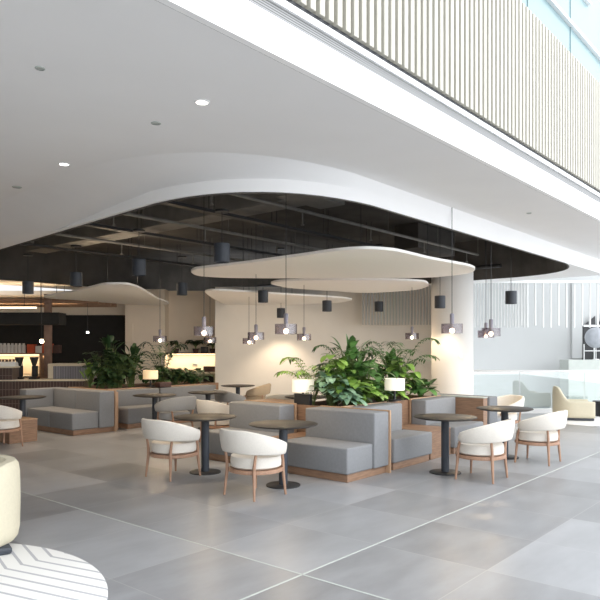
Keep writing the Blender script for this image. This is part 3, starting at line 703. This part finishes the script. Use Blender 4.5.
# ------------------------------------------------------------ pendants
cyl0 = None
def cyl_light(px, yc, Y, lb, ztop=None):
    global cyl0
    X = (px-300)/650*Y; z = 1.64+(348-yc)*Y/650
    if cyl0 is None:
        t = thing('cylinder_pendant', lb, 'pendant light', (X, Y, z), 0, 'black cylinder pendants'); cyl0 = t
        b = BM(); lathe(b, [(0,.13),(.108,.13),(.112,.126),(.112,-.13),(.104,-.13),(.104,-.10),(0,-.10)], n=32); obj('housing', b, M['navy'], t)
        b = BM(); tube(b, [(0,0,.13),(0,0,1.0)], .006, 6); obj('cord', b, M['blackm'], t)
    else: t = dup(cyl0, (X, Y, z), 0, lb)
    zt = ztop or 4.0
    for ch in t.children:
        if ch.name.startswith('cord'):
            b = BM(); tube(b, [(0,0,.13),(0,0,zt-z)], .006, 6); lathe(b, [(0,zt-z-.03),(.1,zt-z-.03),(.1,zt-z),(0,zt-z)], n=24)
            me = bpy.data.meshes.new('cord'); b.to_mesh(me); b.free(); me.materials.append(M['blackm']); ch.data = me
    l = bpy.data.lights.new('cylinder_spot', 'SPOT'); l.energy = 85; l.spot_size = math.radians(105); l.spot_blend = .6; l.color = (1,.80,.58); l.shadow_soft_size = .06
    lo = bpy.data.objects.new('cylinder_spot', l); C.objects.link(lo); lo.location = (X, Y, z-.14)
    return t
cyl_light(222,253,9.0,'largest charcoal cylinder pendant, hanging left of the biggest raft', 3.55)
cyl_light(139,267.5,10.5,'charcoal cylinder pendant in front of the left raft tip', 3.55)
cyl_light(76,279.5,12.3,'charcoal cylinder pendant above the left planter', 3.58)
cyl_light(28,287.5,13.6,'charcoal cylinder pendant furthest left, before the servery', 3.6)
cyl_light(182,289,13.9,'charcoal cylinder pendant between the left raft and biggest raft', 3.6)
cyl_light(263,296.5,14.2,'black cylinder pendant below the left part of the biggest raft', 4.34)
cyl_light(281,313,17.6,'small black cylinder pendant by the back wall below the rafts', 4.34)
cyl_light(327,306,15.5,'black cylinder pendant under the middle of the rafts', 4.34)
cyl_light(379,306.5,17.0,'small black cylinder pendant left of the column', 4.34)
cyl_light(440,302,13.7,'black cylinder pendant directly before the column', 4.34)
cyl_light(511,297.5,13.2,'black cylinder pendant furthest right, beyond the column', 4.34)
pen0 = None
def bulb_pendant(px, yc, Y, lb):
    global pen0
    X = (px-300)/650*Y; z = 1.64+(348-yc)*Y/650
    if pen0 is None:
        t = thing('glass_pendant', lb, 'pendant light', (X, Y, z), 0, 'smoked glass pendants with glowing bulbs'); pen0 = t
        b = BM(); lathe(b, [(.03,.068),(.15,.068),(.152,.06),(.152,-.07),(.148,-.07),(.148,.062),(.03,.062)], n=40); obj('glass_shade', b, M['smoke'], t)
        b = BM(); lathe(b, [(0,.0),(.026,.0),(.030,.06),(.032,.20),(.02,.215),(0,.215)], n=20); obj('lamp_holder', b, M['holder'], t)
        b = BM(); bmesh.ops.create_uvsphere(b, u_segments=20, v_segments=12, radius=.034); obj('bulb', b, M['bulb'], t, (0,0,-.03))
        b = BM(); tube(b, [(0,0,.215),(0,0,4.34-1.88)], .005, 6); obj('cord', b, M['blackm'], t)
    else: t = dup(pen0, (X, Y, z), 0, lb)
    l = bpy.data.lights.new('bulb_light', 'POINT'); l.energy = 11; l.color = (1,.78,.50); l.shadow_soft_size = .05
    lo = bpy.data.objects.new('bulb_light', l); C.objects.link(lo); lo.location = (X, Y, z-.12)
bulb_pendant(286,329,8.9,'largest smoked glass pendant, above the centre table')
bulb_pendant(452,328.5,9.3,'smoked glass pendant in front of the white column')
bulb_pendant(204,331,9.75,'smoked glass pendant above the left foreground table')
bulb_pendant(491,332,10.8,'front pendant of the pair right of the column')
bulb_pendant(486,334,12.2,'rear pendant of the pair right of the column')
bulb_pendant(256,336,12.0,'front pendant of the pair left of the centre table pendant')
bulb_pendant(249,341,15.5,'rear pendant of the pair left of the centre table pendant')
bulb_pendant(304,337,14.0,'small glass pendant right of the largest one, above the palm')
bulb_pendant(412,336,14.6,'small glass pendant just left of the column')
bulb_pendant(160,339,14.6,'glass pendant above the warm lamp on the left')
bulb_pendant(210,340,15.8,'small glass pendant before the lit shelf niche')

# ------------------------------------------------------------ niche and shelf
sh = thing('wall_shelf', 'long thin dark shelf across the lit niche', 'shelf', (-3.17,19.3,1.47))
b = BM(); box(b, -.77, .77, -.25, .25, 0, .035, .003); obj('board', b, M['terra'], sh)
b = BM(); box(b, -.75, .75, .1, .14, -.02, 0); obj('light_strip', b, M['led'], sh, smooth=False)
l = bpy.data.lights.new('shelf_light', 'AREA'); l.shape = 'RECTANGLE'; l.size = 1.5; l.size_y = .1; l.energy = 7; l.color = (1,.82,.58)
lo = bpy.data.objects.new('shelf_light', l); C.objects.link(lo); lo.location = (-3.17,19.3,1.44)
cab = thing('niche_cabinet', 'green grey cabinet with dark openings under the lit shelf', 'cabinet', (-3.17,19.2,0))
b = BM(); box(b, -.77, .77, -.3, .34, 0, .90, .003); obj('body', b, M['greengrey'], cab)
b = BM(); box(b, -.775, .77, -.32, .34, .90, .94, .003); obj('worktop', b, M['warmtop'], cab)
for k, x in enumerate((-.5, .0, .5)):
    b = BM(); box(b, x-.14, x+.16, -.31, -.295, .62, .84); obj('opening', b, M['black'], cab, smooth=False)
b = BM(); box(b, -.07, .07, -.01, .01, 0, .07, .004); tag(obj('power_socket', b, M['steel'], None, (-3.15,19.54,1.10)), 'small twin power socket on the niche wall', 'socket')
b = BM(); box(b, -.17, .17, -.12, .12, 0, .16, .005); tag(obj('storage_box', b, M['terra'], None, (-2.66,19.15,.94)), 'dark brown box on the niche worktop', 'box')
def potted(lb, X, z, kind, H, S, n, hanging=False):
    t = thing('potted_plant', lb, 'potted plant', (X,19.2,z), 0, 'potted plants on the niche shelf')
    b = BM(); lathe(b, [(0,0),(.07,0),(.10,.12),(.085,.12),(.08,.10),(0,.10)], n=20); obj('pot', b, M['terra'], t)
    p = plant(kind, '', 0, 0, 0, H, S, M['leafd'], n)
    for ch in list(p.children): ch.parent = t; ch.location = (0,0,.12)
    bpy.data.objects.remove(p)
    return t
potted('small tufted plant at the left end of the niche shelf', -3.66, 1.505, 'broad', .24, .10, 12)
potted('spiky plant in the middle of the niche shelf', -3.08, 1.505, 'palm', .26, .24, 9)
potted('leafy plant at the right end of the niche shelf', -2.58, 1.505, 'broad', .26, .20, 20)
b = BM(); box(b, -.1, .1, -.08, .08, 0, .17, .005); tag(obj('small_box', b, M['blackm'], None, (-2.82,19.2,1.505)), 'small black box beside the right shelf plant', 'box')

# ------------------------------------------------------------ servery
ctr = thing('servery_counter', 'long servery counter faced with brown vertical tiles', 'counter', (-8.2,15.3,0))
b = BM(); box(b, -2.6, 3.1, 0, .8, 0, .86); obj('tiled_front', b, M['tile'], ctr, smooth=False)
b = BM(); box(b, -2.6, 3.1, -.02, .8, .86, .89, .003); obj('worktop', b, M['warmtop'], ctr)
b = BM(); box(b, -2.6, 1.43, -.001, .5, .89, 1.17); obj('raised_front', b, M['tile'], ctr, smooth=False)
b = BM(); box(b, -2.6, 1.45, -.02, .52, 1.17, 1.2, .003); obj('raised_top', b, M['warmtop'], ctr)
rb = thing('service_cabinet', 'grey ribbed cabinet with pale top at the end of the servery', 'cabinet', (-5.68,15.75,0))
b = BM(); box(b, -.30, .62, 0, .7, .893, 1.20); obj('body', b, M['rib'], rb, smooth=False)
b = BM(); box(b, -.42, .64, -.03, .72, 1.20, 1.26, .004); box(b, -.42, -.30, -.02, .7, .893, 1.2); obj('top_frame', b, M['warmtop'], rb)
b = BM(); box(b, -.08, .08, -.08, .08, 0, 3.04, .01); box(b, -.085,.085,-.085,.085,0,.1); tag(obj('timber_post', b, M['pink'], None, (-6.55,16.9,0)), 'slim brown timber post at the end of the servery shelf', 'post')
# canopy
cn = thing('servery_canopy', 'black hanging canopy beam over the servery', 'canopy', (-7.7,16.3,2.22))
b = BM(); box(b, -3, 1.75, -.25, .25, 0, .30, .01); obj('beam', b, M['black'], cn)
for x in (-1.2, 0, 1.2):
    b = BM(); tube(b, [(x,0,.30),(x,0,1.13)], .008, 6); obj('hanger_rod', b, M['blackm'], cn)
# beams and LED
for k in range(4):
    z = 2.72 if k else 2.80
    t = thing('timber_batten', ['front timber ceiling batten over the servery','second timber ceiling batten over the servery','third timber ceiling batten over the servery','rear timber ceiling batten over the servery'][k], 'batten', (-7.9,17.1+k*.55,2.82), 0, 'timber battens over the servery')
    b = BM(); box(b, -2.9, 2.6, -.05, .05, 0, .12, .004); obj('batten_beam', b, M['wood'], t)
    for x in (-1.5,1.5):
        b = BM(); tube(b, [(x,0,.12),(x,0,.30 if k > 1 else .5)], .008, 6); obj('hanger_rod', b, M['blackm'], t)
led = thing('linear_light', 'warm glowing linear light above the servery canopy', 'linear light', (-7.9,16.75,2.66))
b = BM(); box(b, -2.5, 1.1, -.03, .03, 0, .04); obj('diffuser', b, M['led'], led, smooth=False)
b = BM(); box(b, -2.5, 1.1, -.035, .035, .04, .07); obj('housing', b, M['blackm'], led, smooth=False)
for x in (-2.2, -.7, .8):
    b = BM(); tube(b, [(x,0,.07),(x,0,.65)], .006, 6); obj('hanger_rod', b, M['blackm'], led)
l = bpy.data.lights.new('servery_light', 'AREA'); l.shape = 'RECTANGLE'; l.size = 3.6; l.size_y = .1; l.energy = 14; l.color = (1,.72,.42)
lo = bpy.data.objects.new('servery_light', l); C.objects.link(lo); lo.location = (-7.9,17.4,2.75); lo.rotation_euler = (PI,0,0)
# back bar shelf
bs = thing('bottle_shelf', 'back bar shelf with glowing underside behind the servery', 'shelf', (-8.0,18.0,1.46))
b = BM(); box(b, -2.5, .95, -.2, .2, 0, .04, .003); obj('board', b, M['wood'], bs)
b = BM(); box(b, -2.5, .95, .14, .17, -.02, 0); obj('light_strip', b, M['led'], bs, smooth=False)
b = BM(); box(b, -2.5, .95, .2, .24, -.55, .04); obj('back_panel', b, M['creamw'], bs, smooth=False)
b = BM(); box(b, .85, .9, -.18, .2, -1.46, 0); obj('upright', b, M['wood'], bs, smooth=False)
l = bpy.data.lights.new('backbar_light', 'AREA'); l.shape = 'RECTANGLE'; l.size = 3.3; l.size_y = .08; l.energy = 12; l.color = (1,.76,.46)
lo = bpy.data.objects.new('backbar_light', l); C.objects.link(lo); lo.location = (-8.7,18.0,1.42)
bc = thing('back_counter', 'back counter behind the servery', 'counter', (-8.0,17.6,0))
b = BM(); box(b, -2.5, .80, -.3, .55, 0, .86); obj('body', b, M['wood'], bc, smooth=False)
b = BM(); box(b, -2.5, .80, -.32, .55, .86, .90, .003); obj('worktop', b, M['warmtop'], bc)
for i in range(7):
    b = BM(); lathe(b, [(0,0),(.05,0),(.055,.2),(.035,.24),(.035,.27),(0,.27)], n=16)
    tag(obj('glass_jar', b, M['jar'], None, (-8.28+i*.105,18.0,1.50)), 'pale upright jar in the row at the left of the back bar shelf', 'jar', 'jars on the back bar shelf')
for i, (X, m, w, h, lb) in enumerate(((-7.42,'copper',.10,.24,'narrow orange box beside the jars on the back bar shelf'), (-7.2,'jar',.09,.2,'grey tin between the two orange boxes'), (-6.98,'copper',.13,.26,'wide orange box on the back bar shelf'), (-6.72,'terra',.09,.22,'dark brown box at the right end of the back bar shelf'))):
    b = BM(); box(b, -w, w, -.1, .1, 0, h, .008); tag(obj('packet_box', b, M[m], None, (X,18.0,1.50)), lb, 'box', 'packets on the back bar shelf')
cm = thing('coffee_machine', 'white and steel espresso machine on the servery counter', 'coffee machine', (-7.2,15.68,.89))
b = BM(); box(b, -.42, .42, -.2, .25, .22, .42, .03); obj('body', b, M['white'], cm)
b = BM(); box(b, -.38, .38, -.18, .22, 0, .1, .01); box(b, -.36, .36, .05, .22, .1, .22); obj('drip_tray', b, M['steel'], cm)
b = BM()
for x in (-.2, .2): lathe(b, [(0,.12),(.035,.12),(.035,.22),(0,.22)], x, -.1, 16); tube(b, [(x,-.1,.17),(x,-.28,.16)], .012, 8)
obj('group_head', b, M['blackm'], cm)
b = BM()
for k in range(8): lathe(b, [(0,.42),(.03,.42),(.038,.48),(.03,.48),(0,.43)], -.3+k*.085, 0, 12)
obj('cup_row', b, M['terra'], cm)
for X, lb in ((-6.78,'left coffee grinder with black hopper on the servery'), (-6.42,'right coffee grinder with black hopper on the servery')):
    t = thing('coffee_grinder', lb, 'coffee grinder', (X,15.7,.89), 0, 'coffee grinders')
    b = BM(); box(b, -.09, .09, -.12, .12, 0, .05, .01); box(b, -.06, .06, -.02, .1, .05, .32, .02); obj('body', b, M['blackm'], t)
    b = BM(); lathe(b, [(0,.32),(.04,.32),(.10,.50),(.10,.53),(0,.53)], n=20); obj('hopper', b, M['blackm'], t)
t = thing('glass_pendant', 'bare glowing bulb pendant beside the timber post', 'pendant light', (-6.2,15.6,1.80))
b = BM(); bmesh.ops.create_uvsphere(b, u_segments=16, v_segments=10, radius=.05); obj('bulb', b, M['bulb'], t)
b = BM(); tube(b, [(0,0,.05),(0,0,1.56)], .005, 6); obj('cord', b, M['blackm'], t)
b = BM(); lathe(b, [(0,0),(.04,0),(.03,.05),(0,.05)], n=16)
for X, Y, z, lb in ((-5.75,17.6,2.04,'small ceiling spotlight glowing in front of the black wall'),):
    t = thing('spot_pendant', lb, 'pendant light', (X, Y, z)); obj('lamp_head', b, M['dlight'], t)
    b2 = BM(); tube(b2, [(0,0,.05),(0,0,3.35-z)], .005, 6); obj('cord', b2, M['blackm'], t)

# ------------------------------------------------------------ light
w = bpy.data.worlds.new('World'); bpy.context.scene.world = w; w.use_nodes = True
nt = w.node_tree; bg = nt.nodes['Background']; bg.inputs['Color'].default_value = (.93,.965,1.0,1)
# overcast daylight: brightest towards the open glazed side of the atrium (right of and behind the camera) and near the horizon
tcw = nt.nodes.new('ShaderNodeTexCoord'); dp = nt.nodes.new('ShaderNodeVectorMath'); dp.operation = 'DOT_PRODUCT'
nt.links.new(tcw.outputs['Generated'], dp.inputs[0]); dp.inputs[1].default_value = (.80,-.60,0)
sp = nt.nodes.new('ShaderNodeSeparateXYZ'); nt.links.new(tcw.outputs['Generated'], sp.inputs[0])
hz = math_n(nt, 'SUBTRACT', 1.0, math_n(nt, 'ABSOLUTE', sp.outputs[2]))
sd = math_n(nt, 'MAXIMUM', dp.outputs['Value'], 0.0)
up = math_n(nt, 'MAXIMUM', sp.outputs[2], 0.0)
st_ = math_n(nt, 'ADD', .78, math_n(nt, 'ADD', math_n(nt, 'MULTIPLY', math_n(nt, 'MULTIPLY', up, up), 1.7), math_n(nt, 'MULTIPLY', sd, 1.9)))
nt.links.new(st_, bg.inputs['Strength'])
# warm fill lights added without fittings, to brighten the left interior
for (X, Y, e) in ((-4.0,14.5,18), (-8.0,13.0,10)):
    l = bpy.data.lights.new('fill_light', 'AREA'); l.shape = 'DISK'; l.size = .4; l.energy = e; l.color = (1,.80,.58)
    lo = bpy.data.objects.new('fill_light', l); C.objects.link(lo); lo.location = (X, Y, 3.3)

cam = bpy.data.cameras.new('Camera'); co = bpy.data.objects.new('Camera', cam); C.objects.link(co)
co.location = (0,0,1.64); co.rotation_euler = (PI/2,0,0); cam.sensor_width = 36; cam.lens = 39.0; cam.shift_y = .08; cam.clip_start = .05
sc = bpy.context.scene; sc.camera = co
sc.view_settings.view_transform = 'Standard'; sc.view_settings.look = 'None'; sc.view_settings.gamma = 1; sc.view_settings.exposure = .47
